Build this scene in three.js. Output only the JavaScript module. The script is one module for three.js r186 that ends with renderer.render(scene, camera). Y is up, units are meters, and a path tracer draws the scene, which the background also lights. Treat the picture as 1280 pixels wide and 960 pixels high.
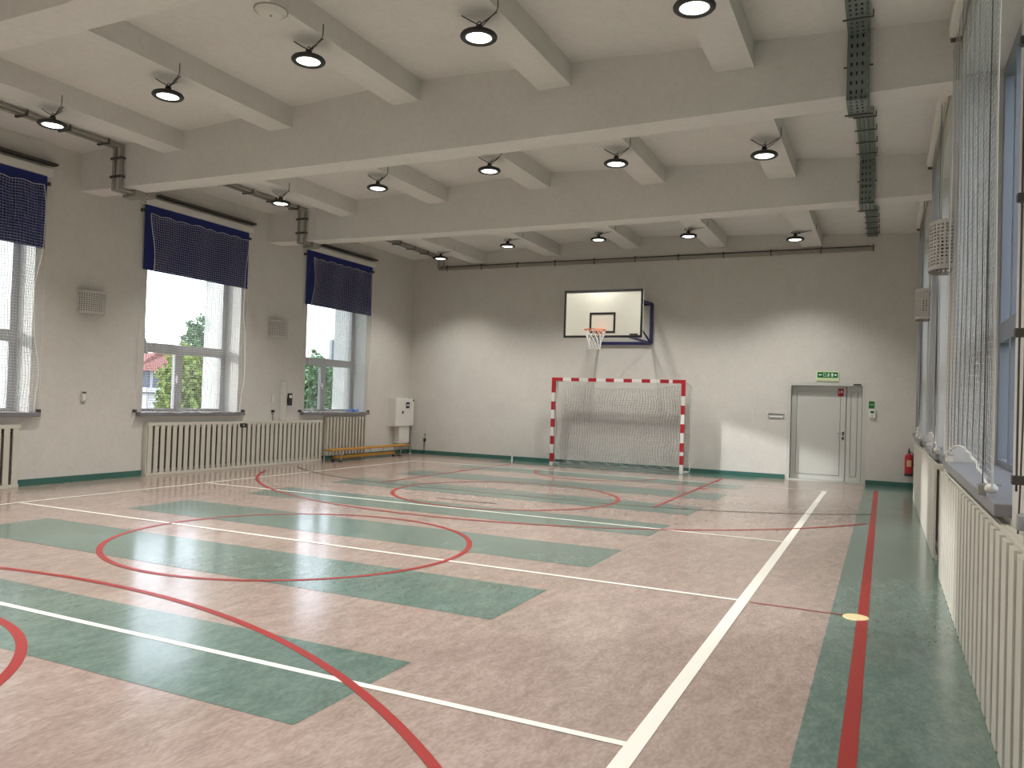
import * as THREE from 'three';
import { mergeGeometries } from 'three/addons/utils/BufferGeometryUtils.js';
import { RoundedBoxGeometry } from 'three/addons/geometries/RoundedBoxGeometry.js';

// ---------- camera, sky, sun, exposure ----------
const scene = new THREE.Scene();
const camera = new THREE.PerspectiveCamera(52.0, 1280 / 960, 0.05, 400);
camera.rotation.order = 'YXZ';
camera.position.set(5.479, 1.534, 15.8725);
camera.rotation.set(0.0190, 0.4426, 0.0329);
scene.add(camera);
scene.background = new THREE.Color().setRGB(0.87, 0.95, 1.08);
scene.backgroundIntensity = 3.3;
const sun = new THREE.DirectionalLight(0xffffff, 2.6);      // low, hazy evening sun through the left windows
sun.position.set(-13.25 * 3, 3.84 * 3, 10 * 3 + 4);
sun.target.position.set(0, 0, 4);
sun.castShadow = true; sun.shadow.radius = 3;
sun.shadow.mapSize.set(2048, 2048);
Object.assign(sun.shadow.camera, { left: -20, right: 20, top: 14, bottom: -14, near: 1, far: 90 });
scene.add(sun, sun.target);
const renderer = new THREE.WebGLRenderer({ antialias: true });
renderer.toneMapping = THREE.LinearToneMapping;
renderer.toneMappingExposure = 1.14;
renderer.shadowMap.enabled = true;
const LAMP_CD = 26;

// ---------- dimensions ----------
const WL = -6.06, WR = 6.05, ZB = -2.05, ZF = 20.9;   // wall faces
const slabY = (x) => 5.46 - 0.046 * Math.abs(x);      // gently pitched ceiling
const soffit = (x) => 4.545 + 0.0014 * (x + 0.5) ** 2;
const BEAMS = [3.26, 7.46, 11.66, 15.86];             // beam centres
const JOISTS = [-4.05, -2.03, 0, 2, 4];

// ---------- random, textures ----------
function generator(a) { return () => { a = (a + 0x6D2B79F5) | 0; let t = Math.imul(a ^ (a >>> 15), 1 | a); t = (t + Math.imul(t ^ (t >>> 7), 61 | t)) ^ t; return ((t ^ (t >>> 14)) >>> 0) / 4294967296; }; }
const rnd = generator(7);
const rr = (a, b) => a + (b - a) * rnd();
function valueNoise(nx, ny, sd) {                       // wrapping lattice noise
  const g = new Float32Array(nx * ny); const r = generator(sd);
  for (let i = 0; i < g.length; i++) g[i] = r();
  const f = (t) => t * t * (3 - 2 * t);
  return (u, v) => {
    const x = (u - Math.floor(u)) * nx, y = (v - Math.floor(v)) * ny, x0 = Math.floor(x) % nx, y0 = Math.floor(y) % ny, x1 = (x0 + 1) % nx, y1 = (y0 + 1) % ny, a = f(x - Math.floor(x)), b = f(y - Math.floor(y));
    return (g[y0 * nx + x0] * (1 - a) + g[y0 * nx + x1] * a) * (1 - b) + (g[y1 * nx + x0] * (1 - a) + g[y1 * nx + x1] * a) * b;
  };
}
function dataTex(n, fn, srgb) {
  const d = new Uint8Array(n * n * 4);
  for (let j = 0; j < n; j++) for (let i = 0; i < n; i++) {
    const c = fn(i / n, j / n), k = (j * n + i) * 4;
    for (let q = 0; q < 3; q++) d[k + q] = Math.max(0, Math.min(255, c[q] * 255));
    d[k + 3] = 255;
  }
  const t = new THREE.DataTexture(d, n, n); t.wrapS = t.wrapT = THREE.RepeatWrapping; t.magFilter = THREE.LinearFilter; t.minFilter = THREE.LinearMipmapLinearFilter; t.generateMipmaps = true;
  if (srgb) t.colorSpace = THREE.SRGBColorSpace;
  t.needsUpdate = true; return t;
}
const scr = [];                                         // pale scuffs of the linoleum
for (let i = 0; i < 110; i++) { const a = rr(0, Math.PI), l = rr(0.01, 0.05); scr.push([rnd(), rnd(), Math.cos(a) * l, Math.sin(a) * l]); }
function scuffs(n) {
  const m = new Float32Array(n * n);
  for (const [x, y, dx, dy] of scr) for (let t = 0; t < 1; t += 0.01) { const i = Math.floor(((x + dx * t + 1) % 1) * n), j = Math.floor(((y + dy * t + dx * t * t * .4 + 1) % 1) * n); m[j * n + i] = Math.max(m[j * n + i], 1 - Math.abs(t - .5) * 2); }
  return m;
}
const SC = scuffs(1024);
function linoleum(a, b, c) {                            // marbled sheet: three tones of the same pigment
  const n1 = valueNoise(22, 9, 11), n2 = valueNoise(70, 26, 12), n3 = valueNoise(256, 110, 13), n4 = valueNoise(420, 420, 14), n5 = valueNoise(6, 5, 15);
  return dataTex(1024, (u, v) => {
    const uu = u + 0.02 * (n1(v, u) - .5);
    let t = 0.17 * n1(uu, v) + 0.3 * n2(uu, v) + 0.38 * n3(uu, v) + 0.15 * n4(u, v);
    t = Math.max(0, Math.min(1, (t - .5) * 1.45 + .5));
    const w = 0.75 * n5(u, v);
    const s = SC[Math.floor(v * 1024) * 1024 + Math.floor(u * 1024)] * 0.03;
    return [0, 1, 2].map((q) => (a[q] + (b[q] - a[q]) * t) * (1 - w) + (c[q] + (b[q] - a[q]) * (t - .5)) * w + s);
  }, true);
}
const texPink = linoleum([0.575, 0.50, 0.465], [0.71, 0.635, 0.60], [0.63, 0.57, 0.525]);
const texGreen = linoleum([0.34, 0.43, 0.395], [0.465, 0.55, 0.515], [0.40, 0.47, 0.43]);
const pn1 = valueNoise(9, 9, 21), pn2 = valueNoise(40, 40, 22), pn3 = valueNoise(200, 200, 23);
const texPlaster = dataTex(512, (u, v) => { const t = 0.955 + 0.018 * (pn1(u, v) - .5) + 0.022 * (pn2(u, v) - .5) + 0.03 * (pn3(u, v) - .5); return [t, t * .997, t * .99]; }, true);
const texPlasterB = dataTex(512, (u, v) => { const t = .5 + .35 * (pn2(u, v) - .5) + .5 * (pn3(u, v) - .5); return [t, t, t]; });
const texFloorR = dataTex(512, (u, v) => { const t = .64 + .14 * (pn1(v, u) - .5) + .1 * (pn2(u, v) - .5) + .1 * (pn3(u, v) - .5); return [t, t, t]; });
const wn1 = valueNoise(60, 3, 31), wn2 = valueNoise(200, 6, 32);
const texWood = dataTex(512, (u, v) => { const t = 0.6 * wn1(u, v) + 0.4 * wn2(u, v); return [0.80 + .15 * t, 0.56 + .16 * t, 0.16 + .12 * t]; }, true);
const cn = valueNoise(256, 256, 41);
const texCloth = dataTex(256, (u, v) => { const t = .9 + .1 * cn(u, v); return [t, t, t]; }, true);

const S = (o) => new THREE.MeshStandardMaterial(o), lin = (r, g, b) => new THREE.Color().setRGB(r, g, b);
const M = {
  wall: S({ color: lin(0.70, 0.68, 0.64), map: texPlaster, bumpMap: texPlasterB, bumpScale: 0.0015, roughness: 0.85 }),
  ceil: S({ color: lin(0.80, 0.785, 0.76), map: texPlaster, bumpMap: texPlasterB, bumpScale: 0.0015, roughness: 0.9 }),
  pink: new THREE.MeshPhysicalMaterial({ ior: 1.75,  map: texPink, roughness: 0.275, roughnessMap: texFloorR }),
  green: new THREE.MeshPhysicalMaterial({ ior: 1.75, map: texGreen, roughness: 0.275, roughnessMap: texFloorR }),
  lineWhite: S({ color: lin(0.80, 0.78, 0.70), roughness: 0.4 }),
  lineRed: S({ color: lin(0.31, 0.02, 0.018), roughness: 0.4 }),
  lineDark: S({ color: lin(0.10, 0.075, 0.06), roughness: 0.4 }),
  base: S({ color: lin(0.045, 0.14, 0.115), roughness: 0.35 }),
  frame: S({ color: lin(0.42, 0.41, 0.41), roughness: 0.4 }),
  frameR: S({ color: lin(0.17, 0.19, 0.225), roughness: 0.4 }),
  glass: new THREE.MeshPhysicalMaterial({ color: 0xffffff, roughness: 0, transmission: 1, thickness: 0, ior: 1.5 }),
  sill: S({ color: lin(0.23, 0.23, 0.245), roughness: 0.35, map: texPlaster }),
  blue: S({ color: lin(0.016, 0.028, 0.17), roughness: 0.9, map: texCloth, side: THREE.DoubleSide }),
  whiteMetal: S({ color: lin(0.70, 0.69, 0.64), roughness: 0.45 }),
  net: S({ color: lin(0.82, 0.82, 0.80), roughness: 0.9 }),
  netR: S({ color: lin(0.95, 0.95, 0.94), roughness: 0.9 }),
  rope: S({ color: lin(0.72, 0.70, 0.64), roughness: 0.9 }),
  cover: S({ color: lin(0.60, 0.575, 0.50), roughness: 0.5 }),
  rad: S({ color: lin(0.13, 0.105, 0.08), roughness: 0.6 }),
  black: S({ color: lin(0.02, 0.02, 0.022), roughness: 0.45 }),
  darkSteel: S({ color: lin(0.10, 0.095, 0.085), roughness: 0.5, metalness: 0.6 }),
  steel: S({ color: lin(0.42, 0.41, 0.38), roughness: 0.45, metalness: 0.8 }),
  tray: S({ color: lin(0.20, 0.235, 0.215), roughness: 0.5, metalness: 0.35 }),
  conduit: S({ color: lin(0.34, 0.325, 0.285), roughness: 0.5, metalness: 0.3 }),
  lens: S({ color: lin(0.9, 0.9, 0.85), emissive: lin(1, 0.97, 0.86), emissiveIntensity: 5, roughness: 0.3 }),
  lensCore: S({ color: lin(0.8, 0.8, 0.7), emissive: lin(0.95, 0.95, 0.72), emissiveIntensity: 0.85, roughness: 0.3 }),
  board: S({ color: lin(0.80, 0.80, 0.70), roughness: 0.35 }),
  navy: S({ color: lin(0.018, 0.022, 0.10), roughness: 0.4 }),
  rim: S({ color: lin(0.72, 0.16, 0.05), roughness: 0.4 }),
  red: S({ color: lin(0.42, 0.012, 0.022), roughness: 0.35 }),
  white: S({ color: lin(0.78, 0.77, 0.73), roughness: 0.4 }),
  door: S({ color: lin(0.56, 0.57, 0.53), roughness: 0.4 }),
  doorDark: S({ color: lin(0.30, 0.31, 0.29), roughness: 0.5 }),
  wood: S({ color: lin(0.62, 0.6, 0.5), map: texWood, roughness: 0.45 }),
  green2: S({ color: lin(0.02, 0.16, 0.055), roughness: 0.5 }),
  paleGreen: S({ color: lin(0.62, 0.75, 0.45), roughness: 0.5 }),
  cloth: S({ color: lin(0.03, 0.17, 0.62), roughness: 0.8 }),
  yellow: S({ color: lin(0.80, 0.66, 0.36), roughness: 0.5 }),
  perf: S({ color: lin(0.58, 0.56, 0.52), roughness: 0.5, side: THREE.DoubleSide }),
};
// outside
const E_ = {
  house: S({ color: lin(0.50, 0.50, 0.56), roughness: 0.9 }), roof: S({ color: lin(0.24, 0.085, 0.07), roughness: 0.9 }), pane: S({ color: lin(0.10, 0.12, 0.16), roughness: 0.2 }),
  facade: S({ color: lin(0.80, 0.80, 0.78), roughness: 0.9, map: texPlaster }), trunk: S({ color: lin(0.10, 0.08, 0.06), roughness: 0.9 }),
  leafA: S({ color: lin(0.23, 0.30, 0.07), roughness: 0.8, side: THREE.DoubleSide }), leafB: S({ color: lin(0.09, 0.19, 0.08), roughness: 0.8, side: THREE.DoubleSide }), leafC: S({ color: lin(0.05, 0.10, 0.06), roughness: 0.8, side: THREE.DoubleSide }),
  lawn: S({ color: lin(0.12, 0.17, 0.06), roughness: 1, map: texPlaster }), awning: S({ color: lin(0.10, 0.42, 0.26), roughness: 0.7 }),
};

// ---------- helpers ----------
function bx(x0, x1, y0, y1, z0, z1, us = 2) {           // box with uv in metres / us
  const g = new THREE.BoxGeometry(x1 - x0, y1 - y0, z1 - z0); g.translate((x0 + x1) / 2, (y0 + y1) / 2, (z0 + z1) / 2);
  const p = g.attributes.position, n = g.attributes.normal, u = g.attributes.uv;
  for (let i = 0; i < p.count; i++) { const ax = Math.abs(n.getX(i)), ay = Math.abs(n.getY(i)); if (ax > .5) u.setXY(i, p.getZ(i) / us, p.getY(i) / us); else if (ay > .5) u.setXY(i, p.getX(i) / us, p.getZ(i) / us); else u.setXY(i, p.getX(i) / us, p.getY(i) / us); }
  return g;
}
const rbx = (x0, x1, y0, y1, z0, z1, r = 0.006) => new RoundedBoxGeometry(x1 - x0, y1 - y0, z1 - z0, 2, Math.min(r, (x1 - x0) / 2.01, (y1 - y0) / 2.01, (z1 - z0) / 2.01)).translate((x0 + x1) / 2, (y0 + y1) / 2, (z0 + z1) / 2);
const V = (x, y, z) => new THREE.Vector3(x, y, z);
function rod(a, b, r, seg = 8) {
  const d = b.clone().sub(a), g = new THREE.CylinderGeometry(r, r, d.length(), seg);
  g.applyQuaternion(new THREE.Quaternion().setFromUnitVectors(V(0, 1, 0), d.clone().normalize())); g.translate((a.x + b.x) / 2, (a.y + b.y) / 2, (a.z + b.z) / 2); return g;
}
const tube = (pts, r, seg = 24, rad = 6, closed = false) => new THREE.TubeGeometry(new THREE.CatmullRomCurve3(pts, closed, 'catmullrom', 0.2), seg, r, rad, closed);
const norm1 = (g) => { g = g.index ? g.toNonIndexed() : g; for (const k of Object.keys(g.attributes)) if (!['position', 'normal', 'uv'].includes(k)) g.deleteAttribute(k); if (!g.attributes.uv) g.setAttribute('uv', new THREE.BufferAttribute(new Float32Array(g.attributes.position.count * 2), 2)); return g; };
const merge = (a) => Array.isArray(a) ? (a.length === 1 ? a[0] : mergeGeometries(a.map(norm1))) : a;
const taken = {};
const numbered = (n) => { const k = taken[n] = (taken[n] ?? -1) + 1; return k ? `${n}_${String(k).padStart(3, '0')}` : n; };
function mesh(name, geo, mat, parent) {
  const m = new THREE.Mesh(merge(geo), mat); m.castShadow = m.receiveShadow = true;
  m.name = parent === scene || !parent ? numbered(name) : name; (parent ?? scene).add(m); return m;
}
function thing(name, label, category, group, pos = [0, 0, 0], turn = 0) {
  const o = new THREE.Group(); o.name = numbered(name); o.position.set(...pos); o.rotation.y = turn; o.userData = { label, category }; if (group) o.userData.group = group; scene.add(o); return o;
}
function struct(name, label, category) { const o = new THREE.Group(); o.name = name; o.userData = { kind: 'structure', label, category }; scene.add(o); return o; }
function sMesh(name, geo, mat, label, category) { const m = mesh(name, geo, mat, scene); m.userData = { kind: 'structure', label, category }; return m; }

// ---------- floor with its inlaid strips and painted lines ----------
const floor = struct('floor', 'glossy pink marbled linoleum gym floor with green strips and court lines', 'floor');
function flat(name, pts, y, mat, us = 3) {               // polygon on the floor with uv in metres
  const sh = new THREE.Shape(pts.map(([x, z]) => new THREE.Vector2(x, -z))), g = new THREE.ShapeGeometry(sh); g.rotateX(-Math.PI / 2); g.translate(0, y, 0);
  const p = g.attributes.position, u = g.attributes.uv; for (let i = 0; i < p.count; i++) u.setXY(i, p.getX(i) / us, p.getZ(i) / us);
  return mesh(name, g, mat, floor);
}
const rect = (x0, x1, z0, z1) => [[x0, z1], [x1, z1], [x1, z0], [x0, z0]];
mesh('linoleum', bx(WL - .3, 5.145, -0.2, 0, ZB - .3, ZF, 3), M.pink, floor);
mesh('green_side_strip', bx(5.145, WR + .3, -0.2, 0, ZB - .3, ZF, 3), M.green, floor);
for (let k = -1; k < 9; k++) { const z = 11.98 - 2.02 * k; flat('green_strip', rect(-3.12, 3.05, z, z + 1.0), 0.0015, M.green); }
const LY = 0.003, lw = 0.05;
function lineX(name, x0, x1, z, w, m) { flat(name, rect(x0, x1, z - w / 2, z + w / 2), LY, m); }
function lineZ(name, x, z0, z1, w, m) { flat(name, rect(x - w / 2, x + w / 2, z0, z1), LY + .0002, m); }
function arc(name, cx, cz, r, a0, a1, w, m, n = 96) {     // angle from +x, turning to +z
  const o = [], i = []; for (let k = 0; k <= n; k++) { const a = a0 + (a1 - a0) * k / n; o.push([cx + Math.cos(a) * (r + w / 2), cz + Math.sin(a) * (r + w / 2)]); i.push([cx + Math.cos(a) * (r - w / 2), cz + Math.sin(a) * (r - w / 2)]); }
  const pos = [], nor = [], uv = [], idx = [];
  for (let k = 0; k <= n; k++) { pos.push(o[k][0], LY + .0004, o[k][1], i[k][0], LY + .0004, i[k][1]); nor.push(0, 1, 0, 0, 1, 0); uv.push(k, 0, k, 1); }
  for (let k = 0; k < n; k++) { const b = 2 * k; a1 > a0 ? idx.push(b, b + 1, b + 2, b + 2, b + 1, b + 3) : idx.push(b, b + 2, b + 1, b + 2, b + 3, b + 1); }
  const g = new THREE.BufferGeometry(); g.setAttribute('position', new THREE.Float32BufferAttribute(pos, 3)); g.setAttribute('normal', new THREE.Float32BufferAttribute(nor, 3)); g.setAttribute('uv', new THREE.Float32BufferAttribute(uv, 2)); g.setIndex(idx);
  mesh(name, g, m, floor);
}
const CZ = 9.42;
lineZ('white_sideline', 4.5, 0, 18.84, 0.085, M.lineWhite); lineZ('white_sideline', -4.5, 0, 18.84, 0.05, M.lineWhite);
lineX('white_end_line', -4.5, 4.5, 0, lw, M.lineWhite); lineX('white_end_line', -4.5, 4.5, 18.84, lw, M.lineWhite);
lineX('white_centre_line', -4.48, 4.46, CZ, lw, M.lineWhite); lineX('white_attack_line', -4.48, 4.46, 6.34, lw, M.lineWhite); lineX('white_attack_line', -4.48, 4.46, 12.41, lw, M.lineWhite);
lineZ('red_sideline', 5.365, -0.8, 20, 0.075, M.lineRed);
lineX('red_mark', 4.56, 5.23, CZ + .02, 0.02, M.lineRed);
arc('red_centre_circle', 0, CZ, 1.8, 0, Math.PI * 2, 0.055, M.lineRed, 128);
for (const s of [-1, 1]) {                               // both halves of the basketball court
  const Z = (z) => s < 0 ? z : 2 * CZ - z, A = (a) => s < 0 ? a : -a;
  arc('red_three_point_arc', 0, Z(1.1), 6.08, A(0.52), A(Math.PI - 0.52), 0.055, M.lineRed, 128);
  arc('red_free_throw_circle', 0, Z(4.42), 1.8, 0, Math.PI * 2, 0.06, M.lineRed, 96);
  arc('red_hoop_arc', 0, Z(0), 1.3, 0, A(Math.PI), 0.05, M.lineRed, 48);
  for (const x of [-2.45, 2.42]) { lineZ('red_lane_line', x, Math.min(Z(-1.1), Z(4.42)), Math.max(Z(-1.1), Z(4.42)), 0.05, M.lineRed); lineX('red_lane_mark', x, x + .16 * Math.sign(x), Z(1.25), 0.14, M.lineRed); }
  arc('dark_goal_area_arc', 1.4, Z(-1.54), 6, A(0.85), A(Math.PI / 2), 0.05, M.lineDark, 64); arc('dark_goal_area_arc', -1.6, Z(-1.54), 6, A(Math.PI / 2), A(Math.PI - 0.9), 0.05, M.lineDark, 64);
  lineX('dark_goal_area_line', -1.6, 1.4, Z(4.46), 0.05, M.lineDark); lineX('dark_penalty_line', -.6, .42, Z(5.55), 0.05, M.lineDark);
}
mesh('floor_socket_cap', new THREE.CylinderGeometry(0.088, 0.092, 0.006, 32).translate(5.32, 0.004, 9.465), M.yellow, scene).userData = { label: 'round pale yellow cap set in the floor on the red sideline', category: 'floor cap' };

// ---------- walls ----------
function wallSide(name, xin, dir, opens, label) {        // dir -1 left, +1 right
  const T = 0.62, x0 = Math.min(xin, xin + dir * T), x1 = Math.max(xin, xin + dir * T), g = [], Y = 5.5; let z = ZB - .4;
  for (const [a, b, y0, y1] of opens) { g.push(bx(x0, x1, -.3, Y, z, a)); g.push(bx(x0, x1, -.3, y0, a, b)); g.push(bx(x0, x1, y1, Y, a, b)); z = b; }
  g.push(bx(x0, x1, -.3, Y, z, ZF + .4)); return sMesh(name, g, M.wall, label, 'wall');
}
const OL = []; for (let k = 0; k < 5; k++) { const c = 1.07 + 4.18 * k; OL.push([c - 1.1, c + 1.1, 1.05, 4.55]); }
const OR = [[0.0, 2.25, 1.05, 4.62], [4.15, 6.4, 1.05, 4.62], [7.72, 11.35, 1.05, 4.62], [12.25, 15.4, 1.05, 4.62], [16.4, 19.6, 1.05, 4.62]];
wallSide('wall_left', WL, -1, OL, 'cream plaster long wall with blue-blind windows');
wallSide('wall_right', WR, 1, OR, 'cream plaster long wall with tall netted windows and grey sills');
const DX0 = 3.58, DX1 = 5.13, DH = 2.1;
sMesh('wall_back', [bx(WL - .6, DX0, -.3, 5.6, ZB - .4, ZB), bx(DX1, WR + .6, -.3, 5.6, ZB - .4, ZB), bx(DX0, DX1, DH, 5.6, ZB - .4, ZB), bx(DX0, DX1, -.3, DH, ZB - .4, ZB - .2)], M.wall, 'cream plaster end wall behind the basketball board and goal', 'wall');  // last box added unseen behind the door to stop light leaking through
sMesh('wall_front', bx(WL - .6, WR + .6, -.3, 5.6, ZF, ZF + .4), M.wall, 'cream plaster end wall opposite the goal', 'wall');
const bb = 0.10;
sMesh('baseboard_back', [bx(WL, DX0 - .02, 0, bb, ZB, ZB + .015), bx(DX1 + .02, WR, 0, bb, ZB, ZB + .015)], M.base, 'dark green skirting board along the end wall', 'baseboard');
sMesh('baseboard_left', [bx(WL, WL + .015, 0, bb, ZB + .015, 1.55), bx(WL, WL + .015, 0, bb, 6.32, 8.5), bx(WL, WL + .015, 0, bb, 13.2, ZF)], M.base, 'dark green skirting board below the blue-blind windows', 'baseboard');
sMesh('baseboard_right', [bx(WR - .015, WR, 0, bb, ZB + .015, 0.1), bx(WR - .015, WR, 0, bb, 6.52, 7.44)], M.base, 'dark green skirting board between the radiator covers', 'baseboard');

// ---------- ceiling: slab, beams, joists ----------
const ceiling = struct('ceiling', 'cream concrete ceiling with deep cross beams and joists', 'ceiling');
function profX(name, low, high, z0, z1, parent, mat, x0 = WL - .1, x1 = WR + .1) {  // solid between two curves of x
  const sh = new THREE.Shape(), N = 24; for (let i = 0; i <= N; i++) { const x = x0 + (x1 - x0) * i / N; i ? sh.lineTo(x, low(x)) : sh.moveTo(x, low(x)); }
  for (let i = N; i >= 0; i--) { const x = x0 + (x1 - x0) * i / N; sh.lineTo(x, high(x)); }
  const g = new THREE.ExtrudeGeometry(sh, { depth: z1 - z0, bevelEnabled: false, steps: 1 }); g.translate(0, 0, z0);
  const u = g.attributes.uv; for (let i = 0; i < u.count; i++) u.setXY(i, u.getX(i) / 2, u.getY(i) / 2); return mesh(name, g, mat, parent);
}
profX('slab', slabY, () => 5.75, ZB - .1, ZF + .1, ceiling, M.ceil);
for (const z of BEAMS) profX('beam', soffit, (x) => slabY(x) + .05, z - .19, z + .19, ceiling, M.ceil);
const edges = [ZB, ...BEAMS.flatMap((z) => [z - .19, z + .19]), ZF];
const jy = (x) => 5.185 - 0.045 * Math.abs(x);
for (let b = 0; b < 5; b++) for (const x of JOISTS) mesh('joist', bx(x - .2, x + .2, jy(x), slabY(x) + .1, edges[2 * b] - .02, edges[2 * b + 1] + .02), M.ceil, ceiling);

// ---------- windows ----------
function windowUnit(n, dir, xin, [z0, z1, y0, y1], mat, label, sillEnds, depth, sillFront) {
  const w = struct('window_' + n, label, 'window'), xf = xin + dir * depth, X = (a) => [Math.min(xf, xf + dir * a), Math.max(xf, xf + dir * a)], [a, b] = X(0.08), zm = (z0 + z1) / 2 + .03, st = 0.11, ty = 2.16, th = 0.17;
  mesh('frame', [bx(a, b, y0, y1, z0, z0 + st), bx(a, b, y0, y1, z1 - st, z1), bx(a, b, y0, y0 + .1, z0 + st, z1 - st), bx(a, b, y1 - .1, y1, z0 + st, z1 - st)], mat, w);
  mesh('transom', bx(a, b, ty, ty + th, z0 + st, z1 - st), mat, w);
  const nc = dir < 0 ? 2 : Math.round((z1 - z0) / .8), mw = dir < 0 ? .085 : .05, cuts = []; for (let i = 1; i < nc; i++) cuts.push(nc === 2 ? zm : z0 + (z1 - z0) * i / nc);
  const c = (a + b) / 2, rows = [[y0 + .1, ty, cuts], [ty + th, y1 - .1, dir < 0 ? [] : cuts]];
  for (const [r, s, cc] of rows) {
    let p = z0 + st;
    for (const q of [...cc, null]) {
      const e = q === null ? z1 - st : q - mw;
      mesh('pane', new THREE.PlaneGeometry(e - p, s - r).rotateY(-dir * Math.PI / 2).translate(c, (r + s) / 2, (p + e) / 2), M.glass, w);
      if (q !== null) { mesh('mullion', bx(a, b, r, s, q - mw, q + mw), mat, w); p = q + mw; }
    }
  }
  const hx = xf - dir * .03; mesh('handle', [rbx(hx - .015, hx + .015, 1.62, 1.76, zm + .045, zm + .075), rbx(hx - .03, hx + .03, 1.68, 1.71, zm + .05, zm + .07)], M.white, w);
  mesh('window_sill', rbx(Math.min(xf, sillFront), Math.max(xf, sillFront), 1.035, 1.1, z0 - sillEnds, z1 + sillEnds, .008), M.sill, w);
  return w;
}
const zname = ['nearest the switch cabinet', 'above the slatted radiator cover with the small vent', 'across from the court centre line', 'beyond the court centre line', 'farthest from the goal wall'];
OL.forEach((o, k) => windowUnit(k + 1, -1, WL, o, M.frame, 'grey framed window with blue blind, ' + zname[k], 0.12, 0.36, WL + .11));
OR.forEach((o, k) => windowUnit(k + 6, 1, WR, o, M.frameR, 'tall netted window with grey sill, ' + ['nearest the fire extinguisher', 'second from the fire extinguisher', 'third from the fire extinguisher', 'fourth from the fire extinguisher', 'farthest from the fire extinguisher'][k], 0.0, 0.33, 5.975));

// ---------- roller blinds (left) and bare cassettes (right) ----------
OL.forEach((o, k) => {
  const t = thing('roller_blind', ['dark blue roller blind on the window nearest the end-wall cabinet', 'dark blue roller blind above the long slatted radiator cover', 'dark blue roller blind facing the court centre line', 'dark blue roller blind one window past the centre line', 'dark blue roller blind farthest from the goal wall'][k], 'blind', 'blue roller blinds');
  const z0 = o[0] - .1, z1 = o[1] + .13, yb = [3.48, 3.56, 3.58, 4.45, 4.45][k];
  mesh('cassette', rbx(WL, WL + .11, 4.66, 4.78, z0 - .05, z1 + .03, .012), M.whiteMetal, t);
  mesh('cover_strip', bx(WL, WL + .12, 4.84, 4.875, z0 - .12, z1 - .25), M.darkSteel, t);
  mesh('fabric', bx(WL + .045, WL + .049, yb, 4.68, z0, z1), M.blue, t);
  mesh('bottom_bar', rbx(WL + .038, WL + .056, yb - .015, yb + .02, z0, z1, .005), M.blue, t);
});
OR.forEach(([a, b], k) => {
  const t = thing('blind_cassette', 'white roller blind cassette above the ' + ['netted window nearest the fire extinguisher', 'second netted window from the fire extinguisher', 'third netted window from the fire extinguisher', 'fourth netted window from the fire extinguisher', 'netted window farthest from the fire extinguisher'][k], 'blind', 'white blind cassettes');
  const y = 5.0, z0 = [-.5, 3.6, 7.78, 11.95, 16.1][k], z1 = [2.95, 7.15, 11.35, 15.5, 19.6][k];
  mesh('cassette', rbx(WR - .115, WR - .005, y - .06, y + .07, z0, z1, .03), M.whiteMetal, t);
  mesh('end_cap', rbx(WR - .1, WR - .005, y - .09, y + .05, z0 - .015, z0 + .01, .01), M.darkSteel, t);
});

// ---------- nets ----------
function netGeo(nu, nv, P, r, su = 1, sv = 1) {          // cords as three-sided tubes; su, sv = points per cell
  const NU = Math.round(nu * su), NV = Math.round(nv * sv), pos = [], nor = [], idx = []; const c3 = [0, 2.094, 4.189].map((a) => [Math.cos(a), Math.sin(a)]);
  function cord(pts, vertical) {
    const base = pos.length / 3;
    for (const [x, y, z] of pts) for (const [c, s] of c3) { if (vertical) { pos.push(x + c * r, y, z + s * r); nor.push(c, 0, s); } else { pos.push(x + c * r, y + s * r, z); nor.push(c, s, 0); } }
    for (let i = 0; i < pts.length - 1; i++) for (let q = 0; q < 3; q++) { const a = base + i * 3 + q, b = base + i * 3 + (q + 1) % 3; idx.push(a, b, a + 3, b, b + 3, a + 3); }
  }
  for (let i = 0; i <= nu; i++) { const p = []; for (let j = 0; j <= NV; j++) p.push(P(i / nu, j / NV)); cord(p, true); }
  for (let j = 0; j <= nv; j++) { const p = []; for (let i = 0; i <= NU; i++) p.push(P(i / NU, j / nv)); cord(p, false); }
  const g = new THREE.BufferGeometry(); g.setAttribute('position', new THREE.Float32BufferAttribute(pos, 3)); g.setAttribute('normal', new THREE.Float32BufferAttribute(nor, 3)); g.setIndex(idx); return g;
}
const edge = (P, n, f) => { const p = []; for (let i = 0; i <= n; i++) p.push(V(...P(...f(i / n)))); return p; };
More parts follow.
